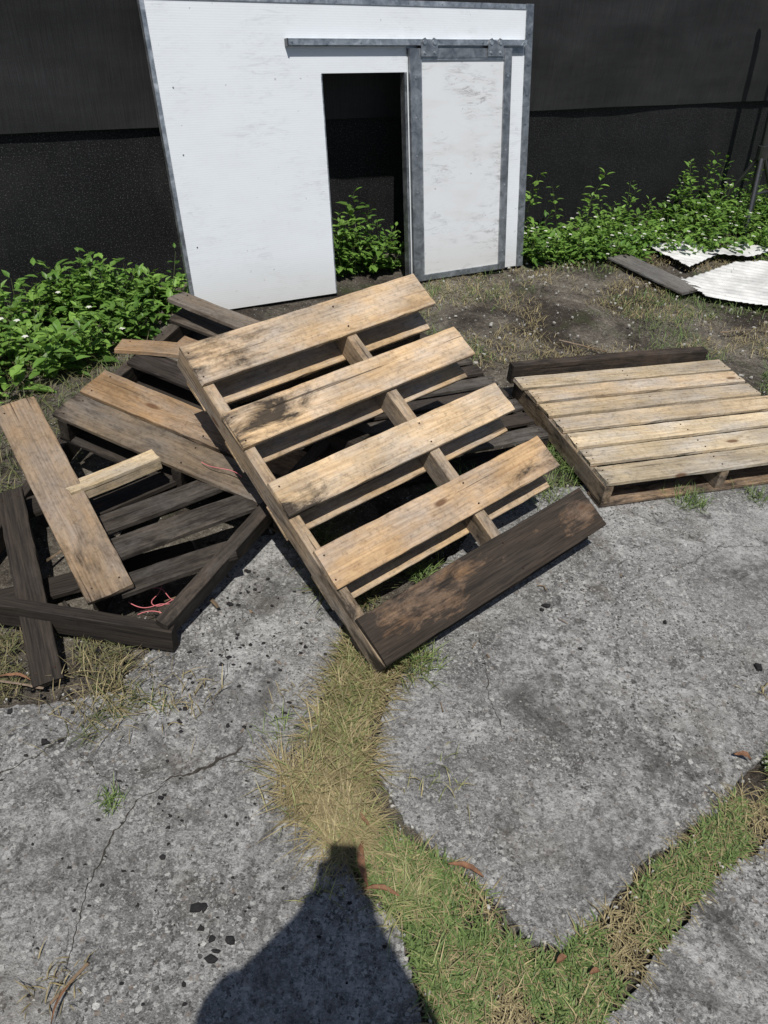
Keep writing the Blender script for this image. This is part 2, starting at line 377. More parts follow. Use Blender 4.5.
def metal(name,col,rough):
    m,nt,b=mat(name);N=NB(nt);tc=N.n('ShaderNodeTexCoord').outputs['Object']
    a=N.noise(N.vmul(tc,(14,14,14)),1,5,.7,.6);v=N.vor(tc,38)
    s=N.n('ShaderNodeSeparateColor');N.link(v.outputs['Color'],s.inputs[0])
    c=N.mix(1.0,col,N.ramp(a,[(.3,.50),(.7,1.35)]),'MULTIPLY')
    c=N.mix(.5,c,N.mix(1.0,c,N.ramp(s.outputs[0],[(0,.75),(1,1.25)]),'MULTIPLY'))
    N.link(c,b.inputs['Base Color']);b.inputs['Metallic'].default_value=.8
    N.link(N.ramp(a,[(.3,rough-.1),(.7,rough+.15)]),b.inputs['Roughness']);return m
GALV=metal('galvanised_steel',(.31,.325,.34),.38);ALU=metal('aluminium_trim',(.46,.48,.50),.36)
def box(name,x0,x1,y0,y1,z0,z1,m,bev=.0015):
    bm=bmesh.new();bmesh.ops.create_cube(bm,size=1)
    for v in bm.verts:
        v.co=Vector(((x0+x1)/2+v.co.x*(x1-x0),(y0+y1)/2+v.co.y*(y1-y0),(z0+z1)/2+v.co.z*(z1-z0)))
    if bev:bmesh.ops.bevel(bm,geom=bm.edges[:],offset=bev,segments=1,affect='EDGES')
    me=bpy.data.meshes.new(name);bm.to_mesh(me);bm.free();me.materials.append(m)
    o=bpy.data.objects.new(name,me);COL.objects.link(o);o.parent=PW;return o
bm=bmesh.new();T=.030
pts=[(.0,.0),(.870,.0),(.870,1.15),(1.395,1.15),(1.395,.0),(2.265,.0),(2.265,1.468),(-.02,1.468)]
vs=[bm.verts.new((x,y,0)) for x,y in pts];f=bm.faces.new(vs)
r=bmesh.ops.extrude_face_region(bm,geom=[f]);[setattr(v.co,'z',-T) for v in r['geom'] if isinstance(v,bmesh.types.BMVert)]
bmesh.ops.recalc_face_normals(bm,faces=bm.faces)
me=bpy.data.meshes.new('wall_sheet');bm.to_mesh(me);bm.free();me.materials.append(WH);ws=bpy.data.objects.new('wall_sheet',me);COL.objects.link(ws);ws.parent=PW
lt=box('left_trim',-.018,.004,-.005,1.488,-.034,.006,ALU)
for v_ in lt.data.vertices: v_.co.x-=.022*v_.co.y/1.488
box('right_trim',2.235,2.29,-.005,1.488,-.034,.006,GALV)
box('top_trim',-.012,2.233,1.460,1.486,-.034,.005,ALU)
box('opening_jamb',1.386,1.402,.0,1.15,-.05,.003,GALV)
box('opening_edge_trim',.866,.873,.0,1.148,-.033,.003,ALU)
box('rail_back',.68,2.225,1.272,1.304,.002,.006,ALU,0)
box('rail_top',.68,2.225,1.300,1.305,.0065,.036,ALU,0)
box('rail_lip',.68,2.225,1.276,1.2995,.033,.036,ALU,0)
box('rail_lower_plate',1.40,2.22,1.235,1.270,.003,.008,GALV,0)
box('rail_end_cap',.672,.680,1.270,1.306,.0,.038,BLKM)
box('door_sheet',1.475,2.065,.03,1.228,.014,.022,WD)
box('door_stile_left',1.405,1.476,.0,1.262,.012,.034,GALV)
box('door_stile_right',2.064,2.118,.0,1.262,.012,.034,GALV)
box('door_rail_top',1.477,2.063,1.214,1.262,.012,.033,GALV)
box('door_rail_bottom',1.477,2.063,.0,.036,.012,.033,GALV)
box('door_inner_bead_left',1.477,1.484,.037,1.213,.022,.030,ALU,0)
box('door_inner_bead_top',1.485,2.062,1.206,1.213,.022,.030,ALU,0)
def disc(name,x,y,z0,z1,r,m,seg=12):
    return cyl((x,y,z0),(x,y,z1),r,m,name,PW,seg)
def hanger(name,x):
    pr=[(-.055,1.222),(.055,1.222),(.055,1.285),(.045,1.305),(.028,1.312),(.012,1.298),(-.012,1.298),(-.028,1.312),(-.045,1.305),(-.055,1.285)]
    V=[(x+a,b,.037) for a,b in pr]+[(x+a,b,.042) for a,b in pr];K=len(pr)
    F=[tuple(range(K))[::-1],tuple(range(K,2*K))]+[(i,(i+1)%K,K+(i+1)%K,K+i) for i in range(K)]
    new_obj(name,V,F,GALV,PW)
k=0
for i,x in enumerate((1.53,1.99)):
    hanger('hanger_plate_%d'%i,x)
    for dx in (-.033,.033):
        disc('roller_%d'%k,x+dx,1.29,.042,.047,.012,ALU,16);k+=1
        disc('bolt_%d'%k,x+dx,1.24,.042,.048,.006,ALU);k+=1
for y in np.arange(.06,1.45,.16):
    disc('screw_%d'%k,2.262,y,.006,.010,.006,GALV);k+=1
for x in np.arange(.1,2.2,.22): disc('screw_%d'%k,x,1.473,.005,.008,.004,GALV);k+=1
for y in np.arange(.12,1.2,.2):
    disc('screw_%d'%k,1.44,y,.034,.037,.005,ALU);k+=1
    disc('screw_%d'%k,2.09,y,.034,.037,.005,ALU);k+=1
for y in (.35,.8,1.1):
    disc('screw_%d'%k,.06,y,.0,.002,.004,GALV);k+=1
for x in (.7,1.1,1.5,1.9,2.2): disc('screw_%d'%k,x,1.288,.036,.039,.005,GALV);k+=1
# ---------------------------------------------------------------- main pallet
mo=Vector((.047,1.399,.103));ma=Vector((.74,.67,.054));mb=Vector((-.618,.647,.446))
def blob(cx,cy,rx,ry,hi,lo):
    return lambda t,y: lo+(hi-lo)*max(0,1-math.hypot((t-cx)/rx,(y-cy)/ry))**.6
B=[(1.075,1.235,TAN,(0,0),blob(.18,.5,.35,.9,.56,.12),0,.0),
   (.812,.952,(.49,.335,.18),(0,0),blob(.13,.6,.32,.8,.70,.08),.0,.006),
   (.54,.672,(.54,.385,.22),(0,0),blob(.08,.1,.3,.7,.62,.08),-.004,-.004),
   (.27,.410,(.47,.305,.155),(0,0),blob(.9,.2,.25,.7,.48,.07),.003,.0),
   (.0,.165,(.23,.13,.062),(0,0),lambda t,y:.70+.13*math.sin(8*t+2.6)+.20*(y<.25),.005,.01)]
LT=(.44,.305,.165)
main=pallet('wooden_pallet',mo,ma,mb,1.01,1.235,B,[(0,.04),(.585,.628)],
  [(1.04,1.17,LT,.2),(.785,.91,LT,.28),(.51,.64,LT,.22),(.24,.37,LT,.28),(.0,.14,DARK,.8)],strtone=(.35,.25,.15),strst=(.52,.28))
# ---------------------------------------------------------------- flat pallet on the right
fa=Vector((math.cos(.339),math.sin(.339),0));fb=Vector((-math.sin(.339),math.cos(.339),0));fo=Vector((.863,2.379,.128))
B=[];v=0
tones=[(.46,.37,.24),(.48,.38,.24),(.52,.41,.26),(.46,.35,.215),(.50,.38,.23),(.47,.35,.215),(.43,.335,.21)]
for i in range(7):
    w=.103 if i else .112
    B.append((v,v+w,tones[i],(.28,.18),None,random.uniform(-.008,.008),random.uniform(-.02,.02)));v+=w+.0225
pallet('wooden_pallet',fo,fa,fb,1.15,.874,B,[(0,.038),(.545,.583),(1.11,1.148)],
  [(0,.10,BROWN,.5),(.3,.4,BROWN,.5),(.6,.7,BROWN,.5),(.77,.87,BROWN,.5)],strtone=(.27,.195,.12),strst=(.35,.5))
A=Acc();c=fo+fa*.54+fb*.915+Vector((0,0,-.006));A.board(c,fa,fb,1.10,.05,.095,(.085,.058,.04),(.55,.5),warp=.004)
A.make('dark_timber_beam')
# ---------------------------------------------------------------- dark pallet behind/under
da=Vector((math.cos(.45),math.sin(.45),0));db=Vector((-math.sin(.45),math.cos(.45),0));do=Vector((-.22,2.28,.12))
B=[(i*.115,i*.115+.080,DARK if i%2 else (.11,.095,.08),(.5,.42),None,0,random.uniform(-.02,.02)) for i in range(9)]
pallet('weathered_pallet',do,da,db,1.0,1.0,B,[(0,.04),(.48,.52),(.96,1.0)],[(0,.1,DARK,.6),(.9,1.0,DARK,.6)],strtone=DARK,strst=(.6,.6))
# ---------------------------------------------------------------- brown broken pallet (left)
pa=Vector((.938,-.327,-.118)).normalized();pb=Vector((.341,.931,.133));pb=(pb-pa*pb.dot(pa)).normalized();pn=pa.cross(pb)
po=Vector((-1.235,2.265,.30))
B=[(.0,.14,GREYB,(.42,.38),None,.02,.06),(.155,.305,(.34,.21,.10),(.25,.48),None,-.01,.0),(.39,.50,(.06,.045,.038),(.6,.6),None,.03,.0),(.56,.66,ORANGE,(.1,.4),None,.02,-.2),(.72,.83,(.10,.075,.05),(.5,.5),None,.0,.0)]
pallet('broken_pallet',po,pa,pb,.96,.87,B,[(0.01,.05),(.50,.54),(.91,.95)],[(0,.1,DARK,.6),(.4,.5,DARK,.6),(.77,.87,DARK,.6)],strtone=(.09,.07,.05),strst=(.5,.5))
# ---------------------------------------------------------------- pile boards
def loose(name,p,q,w,t,tone,stain,roll=0,st_fn=None,warp=.004):
    A=Acc();p=Vector(p);q=Vector(q);a=(q-p).normalized();b=UPZ.cross(a).normalized()
    b=Matrix.Rotation(roll,3,a)@b
    A.board((p+q)/2,a,b,(q-p).length,w,t,tone,stain,st_fn,warp=warp)
    nn=a.cross(b)
    if w>.07 and nn.z>.3:
        for e in (.04,(q-p).length-.04):
            for k_ in(-.3,.3): A.nail(p+a*e+b*w*k_+nn*(t/2),nn)
    return A.make(name)
loose('loose_plank',(-1.31,2.16,.40),(-.80,1.54,.15),.140,.020,(.25,.17,.098),(.32,.38),.05)
loose('loose_plank',(-1.30,1.97,.16),(-.92,1.30,.015),.085,.022,(.045,.033,.025),(.62,.7),.12)
loose('loose_plank',(-.97,3.00,.47),(-.44,2.72,.45),.10,.02,(.22,.175,.13),(.35,.3))
loose('loose_plank',(-1.14,2.72,.36),(-.75,2.72,.36),.10,.02,(.36,.23,.12),(.2,.3))
A=Acc()
def ab(p,q,w,t,tone,stain,roll=0):
    p=Vector(p);q=Vector(q);a=(q-p).normalized();b=UPZ.cross(a).normalized();b=Matrix.Rotation(roll,3,a)@b
    A.board((p+q)/2,a,b,(q-p).length,w,t,tone,stain,None,warp=.003)
BLK=(.035,.027,.022)
ab((-1.55,1.56,.055),(-.60,1.475,.055),.04,.09,BLK,(.62,.62))
ab((-.635,1.475,.085),(-.22,2.40,.22),.045,.09,(.085,.065,.048),(.6,.4),.2)
ab((-1.02,1.74,.17),(-.53,2.13,.20),.09,.02,(.075,.062,.05),(.55,.55))
ab((-.94,1.66,.15),(-.46,2.00,.19),.10,.02,(.09,.075,.06),(.55,.56))
ab((-.80,1.60,.12),(-.48,1.79,.15),.085,.02,(.085,.07,.055),(.55,.55))
ab((-1.1,1.86,.12),(-.55,2.36,.17),.09,.02,DARK,(.6,.6))
ab((-1.35,1.90,.08),(-.6,2.60,.10),.10,.02,DARK,(.7,.6))
ab((-1.25,1.55,.03),(-.65,1.90,.03),.09,.02,BLK,(.7,.6))
ab((-.88,1.60,.05),(-.84,2.5,.09),.04,.09,BLK,(.7,.7))
ab((-1.32,1.75,.05),(-1.25,2.7,.09),.04,.09,DARK,(.6,.7))
P=empty('collapsed_pallet');A.make('dark_boards',P)
A=Acc();ab((-1.03,1.86,.265),(-.80,2.07,.285),.06,.05,(.46,.34,.18),(.2,.3));A.make('wood_block')
A=Acc()
ab((-.62,2.45,.36),(.10,3.00,.36),.09,.09,(.12,.09,.06),(.5,.5))
ab((-.60,2.43,.455),(.06,2.94,.455),.09,.09,(.16,.12,.08),(.4,.5))
ab((-.72,2.62,.27),(-.1,2.3,.25),.09,.07,DARK,(.6,.6))
A.make('support_timbers')
A=Acc()
for _ in range(26):
    x=random.uniform(-1.15,-.5);y=random.uniform(1.5,2.0);a_=random.uniform(0,6.28);l=random.uniform(.03,.09);z=random.uniform(.008,.03)
    ab((x,y,z),(x+l*math.cos(a_),y+l*math.sin(a_),z+random.uniform(-.004,.01)),random.uniform(.004,.012),random.uniform(.003,.007),random.choice([(.30,.2,.1),DARK,(.2,.14,.08)]),(.3,.5))
for _ in range(14):
    x=random.uniform(-.6,.9);y=random.uniform(1.2,2.2);a_=random.uniform(0,6.28);l=random.uniform(.01,.035)
    ab((x,y,.004),(x+l*math.cos(a_),y+l*math.sin(a_),.005),.004,.003,(.25,.17,.1),(.3,.5))
A.make('wood_splinters')
def twine(pts,m,name,r=.0013):
    cu=bpy.data.curves.new(name,'CURVE');cu.dimensions='3D';cu.bevel_depth=r;sp=cu.splines.new('NURBS');sp.points.add(len(pts)-1)
    for i,p in enumerate(pts): sp.points[i].co=(*p,1)
    sp.order_u=4;sp.use_endpoint_u=True;cu.materials.append(m);o=bpy.data.objects.new(name,cu);COL.objects.link(o);return o
TW=plain('red_twine',(.55,.16,.17),.6)
twine([(-.80,1.70,.04),(-.76,1.66,.05),(-.70,1.70,.06),(-.66,1.62,.05),(-.60,1.64,.05),(-.58,1.58,.04),(-.62,1.55,.04),(-.70,1.60,.05),(-.74,1.56,.05)],TW,'twine')
twine([(-.72,1.73,.05),(-.68,1.66,.06),(-.74,1.62,.05),(-.67,1.58,.05),(-.63,1.67,.06),(-.56,1.66,.04)],TW,'twine')
twine([(-.78,1.60,.06),(-.72,1.57,.05),(-.69,1.63,.06),(-.63,1.60,.05),(-.60,1.70,.05)],TW,'twine')
twine([(-.66,2.12,.25),(-.60,2.06,.26),(-.55,2.10,.26),(-.50,2.04,.26)],TW,'twine')
# ---------------------------------------------------------------- white corrugated scraps & board
WSC=plain('white_painted_scrap',(.54,.54,.525),.6,0,.30,7,.2)
def scrap(name,poly,z,dirv,seed):
    xs=[p[0] for p in poly];ys=[p[1] for p in poly];st=.009
    dv=Vector((*dirv,0)).normalized();V=[];idx={};F=[]
    gx=np.arange(min(xs)-.05,max(xs)+.05,st);gy=np.arange(min(ys)-.05,max(ys)+.05,st)
    def jit(x,y): return x+.012*mnoise.noise(Vector((x*6,y*6,seed))),y+.012*mnoise.noise(Vector((x*6,y*6,seed+4)))
    for i,x in enumerate(gx[:-1]):
        for j,y in enumerate(gy[:-1]):
            jx,jy=jit(x,y)
            if inpoly(np.array([jx]),np.array([jy]),poly)[0]:
                q=[]
                for (a_,b_) in ((i,j),(i+1,j),(i+1,j+1),(i,j+1)):
                    if (a_,b_) not in idx:
                        X_,Y_=gx[a_],gy[b_];s_=X_*dv.x+Y_*dv.y
                        idx[(a_,b_)]=len(V);V.append((X_,Y_,z+.0035*math.sin(s_*2*math.pi/.062)+.012*(mnoise.noise(Vector((X_*2.2,Y_*2.2,seed)))+.3)))
                    q.append(idx[(a_,b_)])
                F.append(tuple(q))
    o=new_obj(name,V,F,WSC,smooth=True);sm=o.modifiers.new('t','SOLIDIFY');sm.thickness=.004;return o
scrap('corrugated_sheet',[(1.77,5.60),(2.10,5.80),(2.30,5.57),(1.98,5.22)],.03,(.3,1),1)
scrap('corrugated_sheet',[(1.85,4.95),(2.36,5.40),(2.75,5.50),(2.75,4.75),(2.41,4.60),(1.95,4.68)],.035,(.3,1),2)
scrap('corrugated_sheet',[(2.16,5.50),(2.50,5.78),(2.75,5.70),(2.5,5.50)],.05,(1,.3),3)
A=Acc();ab((1.50,5.32,.03),(1.88,4.76,.03),.20,.015,(.17,.16,.145),(.3,.3));A.make('weathered_board')
# ---------------------------------------------------------------- grass
def blades(name,P,L,Wd,az,tilt,col,m=GRASS,curl=.5):
    N_=len(P);dx=np.cos(az);dy=np.sin(az);sx=-dy;sy=dx
    t2=np.clip(tilt+curl,0,1.9)
    m1=P+np.stack([dx*np.sin(tilt),dy*np.sin(tilt),np.cos(tilt)],1)*(L*.5)[:,None]
    m2=m1+np.stack([dx*np.sin(t2),dy*np.sin(t2),np.cos(t2)],1)*(L*.5)[:,None]
    m1[:,2]=np.maximum(m1[:,2],.004);m2[:,2]=np.maximum(m2[:,2],.003)
    S=np.stack([sx,sy,np.zeros(N_)],1)*Wd[:,None]
    V=np.stack([P-S*.4,P+S*.4,m1-S*.5,m1+S*.5,m2-S*.06,m2+S*.06],1).reshape(-1,3)
    b=np.arange(N_)*6
    F=np.stack([np.stack([b,b+1,b+3,b+2],1),np.stack([b+2,b+3,b+5,b+4],1)],1).reshape(-1,4)
    me=bpy.data.meshes.new(name);me.from_pydata(V.tolist(),[],F.tolist())
    o=bpy.data.objects.new(name,me);COL.objects.link(o);me.materials.append(m)
    Cc=np.repeat(np.concatenate([col,np.ones((N_,1))],1),6,0)
    a=me.attributes.new('tone','FLOAT_COLOR','POINT');a.data.foreach_set('color',Cc.astype(np.float32).ravel());return o
def sample(poly,nn):
    xs=[p[0] for p in poly];ys=[p[1] for p in poly];out=[]
    tot=0
    while tot<nn:
        x=rng.uniform(min(xs),max(xs),nn);y=rng.uniform(min(ys),max(ys),nn);k_=inpoly(x,y,poly);out.append(np.stack([x[k_],y[k_]],1));tot+=k_.sum()
    return np.concatenate(out)[:nn]
def clump(P,sc,th,seed=0):
    v=np.array([mnoise.noise(Vector((x*sc,y*sc,seed)))+.35*mnoise.noise(Vector((x*sc*4,y*sc*4,seed))) for x,y in P]);return v>th+rng.normal(0,.06,len(P))
def cols(n_,a,b,br=.3):
    t=rng.random((n_,1));c=np.array(a)*(1-t)+np.array(b)*t;return c*(1+rng.uniform(-br,br,(n_,1)))
G1=(.075,.130,.034);G2=(.17,.225,.075);STR=(.36,.30,.16);STR2=(.20,.16,.085)
parts=[]
def addg(poly,nn,L,Wd,tilt,c1,c2,curl=.5,cl=None,z=-.012):
    P=sample(poly,nn)
    if cl: P=P[clump(P,*cl)]
    k_=len(P);P3=np.concatenate([P,np.full((k_,1),z)],1)
    parts.append((P3,rng.uniform(*L,k_),rng.uniform(*Wd,k_),rng.uniform(0,6.283,k_),rng.uniform(*tilt,k_),cols(k_,c1,c2),curl))
lowband=[(.0,.87),(.09,.95),(.20,.90),(.32,.82),(.42,.70),(.47,.69),(.69,.865),(.96,1.09),(1.30,1.39),(2.4,2.25),(2.6,2.08),(1.55,1.34),(1.08,1.03),(.91,.93),(.67,.70),(.56,.59),(.49,.29),(.48,-.3),(.22,-.3),(.20,.54),(.12,.73)]
upband=[(-.04,1.68),(.05,1.62),(.09,1.50),(.04,1.36),(.02,1.16),(.08,1.0),(.0,.90),(-.14,1.04),(-.15,1.20),(-.11,1.37),(-.07,1.57)]
addg(lowband,34000,(.018,.050),(.0025,.0045),(.3,1.4),G1,G2,cl=(7,-.20,7))
addg(lowband,15000,(.03,.075),(.0016,.003),(.7,1.5),STR,STR2,cl=(5,-.22,3))
addg(upband,4200,(.05,.13),(.0016,.0032),(.8,1.5),STR,STR2,.3,cl=(9,-.10,1))
addg(upband,3400,(.03,.10),(.002,.0036),(.5,1.4),(.12,.145,.05),(.24,.25,.10),cl=(9,.0,5))
addg([(-.24,1.12),(-.04,1.12),(.03,1.0),(-.02,.86),(-.16,.98)],1100,(.06,.14),(.0016,.003),(1.0,1.5),STR,STR2,.2,cl=(10,.0,2),z=.004)
addg([(-.12,.95),(.0,.98),(.16,.86),(.22,.62),(.14,.60),(.06,.78)],700,(.03,.09),(.0016,.003),(.9,1.5),STR,G2,.2,cl=(10,.0,2),z=.004)
addg([(-.30,2.2),(.12,1.75),(.16,1.45),(-.10,1.5),(-.35,2.1)],2400,(.04,.13),(.002,.004),(.3,1.3),G1,STR2,cl=(5,.0,2))
addg([(.15,1.85),(.37,2.26),(.54,2.44),(1.0,2.65),(.9,2.9),(.3,2.6),(0,2.0)],4000,(.04,.11),(.002,.004),(.3,1.3),G1,G2,cl=(4,.0,2))
addg([(-1.3,1.22),(-1.3,1.55),(-.7,1.5),(-.68,1.28),(-.9,1.22)],1800,(.03,.09),(.0016,.003),(.6,1.5),(.11,.13,.05),STR2,cl=(6,.08,2))
addg([(-.95,1.14),(-.7,1.15),(-.55,1.28),(-.8,1.36)],300,(.04,.10),(.0015,.0025),(.8,1.5),STR2,G1,cl=(8,.0,2),z=.002)
far=[(0.2,3.2),(.7,2.7),(1.7,2.85),(2.9,3.2),(4.2,4.2),(3.6,6.6),(2.3,5.9),(1.0,5.1),(.1,4.7)]
addg(far,26000,(.02,.07),(.0018,.004),(.5,1.5),STR,STR2,cl=(2.3,.02,4))
addg(far,22000,(.02,.08),(.002,.004),(.3,1.3),G1,G2,cl=(1.6,.06,9))
addg([(2.0,3.1),(3.4,3.6),(3.4,5.0),(2.3,4.5),(1.9,3.5)],7000,(.03,.09),(.002,.004),(.3,1.3),G1,G2,cl=(2,-.1,3))
addg([(-2.5,2.0),(-1.3,1.9),(-1.2,3.4),(-2.6,3.4)],4000,(.03,.12),(.002,.004),(.3,1.3),G1,STR2)
addg([(-.9,3.2),(0.2,3.2),(.2,4.3),(-.9,3.75)],2500,(.02,.08),(.0018,.004),(.4,1.4),G1,STR2,cl=(3,-.1,3))
def tuft(x,y,r,nn,L,c1,c2,tl=(.1,1.2)):
    P=np.stack([rng.normal(x,r,nn),rng.normal(y,r,nn),np.full(nn,-.002)],1)
    parts.append((P,rng.uniform(*L,nn),rng.uniform(.0018,.0035,nn),rng.uniform(0,6.283,nn),rng.uniform(*tl,nn),cols(nn,c1,c2),.5))
for x,y,r,nn,L,c in ((1.26,2.47,.035,160,(.03,.09),G1),(-.63,.97,.015,60,(.02,.05),G1),(-.75,1.29,.08,160,(.04,.10),STR2),(.62,2.46,.06,220,(.04,.12),G2),(-.60,.55,.03,40,(.02,.05),STR2),
                     (1.55,2.55,.03,80,(.03,.07),G1),(.14,1.50,.03,110,(.05,.12),G2),(-.15,1.05,.04,60,(.06,.14),STR),(-.52,1.30,.05,50,(.03,.08),STR2),(1.24,1.50,.03,40,(.02,.05),STR2),
                     (-.24,1.33,.03,30,(.02,.06),STR2),(.2,1.1,.04,30,(.02,.07),STR),(-.05,.8,.03,40,(.02,.06),STR),(-.25,1.22,.03,30,(.03,.08),G2)):
    tuft(x,y,r,nn,L,c,G2 if c!=STR2 else STR)
P=np.concatenate([p[0] for p in parts]);L=np.concatenate([p[1] for p in parts]);W_=np.concatenate([p[2] for p in parts]);az=np.concatenate([p[3] for p in parts]);ti=np.concatenate([p[4] for p in parts]);cc=np.concatenate([p[5] for p in parts])
cu=np.concatenate([np.full(len(p[0]),p[6]) for p in parts])
blades('grass',P,L,W_,az,ti,cc,curl=cu)
# ---------------------------------------------------------------- weeds
LG1=(.075,.165,.028);LG2=(.20,.34,.07)
def weeds(name,places,flower=.0,ls=1.0):
    V=[];F=[];Cc=[]
    def leaf(p,dirv,up,L,W,c):
        side=dirv.cross(up).normalized();nn=side.cross(dirv).normalized();b=len(V)
        V.extend([p,p+dirv*L*.35-side*W*.5+nn*L*.06,p+dirv*L*.7-side*W*.33-nn*L*.02,p+dirv*L-nn*L*.18,p+dirv*L*.7+side*W*.33-nn*L*.02,p+dirv*L*.35+side*W*.5+nn*L*.06,p+dirv*L*.5-nn*L*.04])
        F.extend([(b,b+6,b+2,b+1),(b+6,b+3,b+2),(b,b+5,b+4,b+6),(b+6,b+4,b+3)]);Cc.extend([c]*7)
    for (x,y,h) in places:
        base=Vector((x,y,-.01));ln=Vector((random.gauss(0,.28),random.gauss(0,.28)-.08,1)).normalized()
        nl=max(4,int(h/.022));tone=random.random();pc=[LG1[i]*(1-tone)+LG2[i]*tone for i in range(3)]
        s=Vector((1,0,0))*.002;b=len(V);V.extend([base-s,base+s,base+ln*h+s*.5,base+ln*h-s*.5]);F.append((b,b+1,b+2,b+3));Cc.extend([(.10,.13,.05)]*4)
        big=random.uniform(.6,1.35)*ls
        for i in range(nl):
            t=(i+.6)/nl;p=base+ln*h*t;a=i*2.4+random.uniform(-.5,.5)
            el=random.uniform(-.25,.55)+.35*t;dv=Vector((math.cos(a)*math.cos(el),math.sin(a)*math.cos(el),math.sin(el)))
            L=random.uniform(.035,.075)*(1.1-.45*t)*big;br=random.uniform(.7,1.3)
            q=p+dv*random.uniform(.005,.03)
            leaf(q,dv,UPZ,L,L*random.uniform(.42,.6),[c*br for c in pc])
            if random.random()<.6:
                dv2=(dv+Vector((random.gauss(0,.5),random.gauss(0,.5),random.gauss(0,.3)))).normalized();leaf(q,dv2,UPZ,L*.7,L*.35,[c*br*.9 for c in pc])
        if random.random()<flower:
            p=base+ln*(h+.02);c=(.85,.85,.8)
            for k_ in range(5):
                a=k_*1.257;leaf(p,Vector((math.cos(a),math.sin(a),.25)).normalized(),UPZ,.016,.014,c)
    me=bpy.data.meshes.new(name);me.from_pydata([tuple(v) for v in V],[],F);o=bpy.data.objects.new(name,me);COL.objects.link(o);me.materials.append(LEAF)
    a=me.attributes.new('tone','FLOAT_COLOR','POINT');a.data.foreach_set('color',np.array([(*c,1) for c in Cc],dtype=np.float32).ravel());return o
pl=[]
for _ in range(580):
    s=random.uniform(-2.6,-.02);tmin=-.42+.60*s;t=random.uniform(max(tmin,-1.35),-.03)
    if s>-.25 and t<-.45: continue
    hh=random.uniform(.06,.25)*(1+.9*mnoise.noise(Vector((s*3,t*3,0))))
    pl.append((*fw(s,t)[:2],hh*(1.25 if t>-.4 else 1)))
weeds('weeds',pl,.05,1.4)
pl=[]
for _ in range(60):
    s=random.uniform(.85,1.45);t=random.uniform(-.22,-.03);pl.append((*fw(s,t)[:2],random.uniform(.12,.32)))
for s_ in (.98,1.05,1.1,1.22): pl.append((*fw(s_,-.1)[:2],random.uniform(.36,.5)))
weeds('weeds',pl,.0,1.3)
pl=[]
for _ in range(1250):
    s=random.uniform(2.33,6.6);tmin=-.46-.26*(s-2.4);t=random.uniform(max(tmin,-1.15),-.03)
    hh=random.uniform(.05,.22)*(1+.9*mnoise.noise(Vector((s*1.9,t*2,5))))
    if t<-.5: hh*=.7
    if random.random()<.07: hh*=2
    pl.append((*fw(s,t)[:2],hh))
for s_ in (2.5,2.9,3.0,3.5,4.0,4.1,4.2,4.3,4.35,4.42,4.5,4.6,4.95,5.1): pl.append((*fw(s_,-.12)[:2],random.uniform(.32,.56)))
weeds('weeds',pl,.17,1.2)
# ---------------------------------------------------------------- debris
def rocks(name,items,m):
    V=[];F=[]
    for (x,y,r,h) in items:
        k_=random.randint(5,8);b=len(V);ang=random.uniform(0,6);rr=[r*random.uniform(.45,1.3) for _ in range(k_)];st=random.uniform(.5,1)
        for z,sc in ((-.003,1),(h*.7,.9),(h,.5)):
            for i in range(k_):
                a=ang+i*6.283/k_;V.append((x+rr[i]*sc*math.cos(a),y+rr[i]*sc*st*math.sin(a),z+random.uniform(-.1,.1)*h))
        for l in range(2):
            for i in range(k_): F.append((b+l*k_+i,b+l*k_+(i+1)%k_,b+(l+1)*k_+(i+1)%k_,b+(l+1)*k_+i))
        F.append(tuple(b+2*k_+i for i in range(k_)))
    return new_obj(name,V,F,m)
it=[(-.86,1.12,.013,.01),(-.82,1.13,.011,.008),(-.51,.99,.012,.01),(-.46,.84,.008,.006),(-.35,.73,.018,.006),(-.335,.735,.014,.006),(-.30,.67,.014,.006),(-.29,.63,.016,.006),(-.285,.645,.012,.006),(-.33,.69,.009,.005),(-.48,1.68,.014,.01),(.58,1.80,.016,.012),(.56,1.78,.01,.01),(.98,1.77,.012,.01),(.67,1.62,.009,.006),(1.24,1.61,.02,.012),(-.51,1.19,.008,.006),(-.26,.67,.012,.008),(-.50,1.0,.007,.005),(.5,1.95,.01,.008)]
for _ in range(130):
    x=random.gauss(-.45,.28);y=random.gauss(.85,.35);it.append((x,y,random.uniform(.002,.007),random.uniform(.002,.004)))
for _ in range(80): it.append((random.uniform(.2,2.2),random.uniform(1.2,2.4),random.uniform(.0015,.005),.002))
for _ in range(150): it.append((random.uniform(-1.1,-.2),random.uniform(1.2,2.0),random.uniform(.003,.010),.005))
rocks('charred_debris',it,CHIP)
PEB=plain('pebbles',(.34,.33,.30),.85,0,.3,50,.4)
it=[(random.uniform(0.2,3.2),random.uniform(2.9,5.6),random.uniform(.003,.012),random.uniform(.002,.008)) for _ in range(600)]
it+=[(random.uniform(-1.3,1.6),random.uniform(.4,2.4),random.uniform(.0015,.0038),.002) for _ in range(600)]
for poly in (SL,SR,SB):
    for i in range(len(poly)-1):
        p=Vector(poly[i]);q=Vector(poly[i+1])
        if max(abs(p.x),abs(q.x),abs(p.y),abs(q.y))>2.6: continue
        for _ in range(int((q-p).length*60)):
            r=p.lerp(q,random.random());it.append((r.x+random.gauss(0,.02),r.y+random.gauss(0,.02),random.uniform(.002,.007),.004))
rocks('gravel',it,PEB)
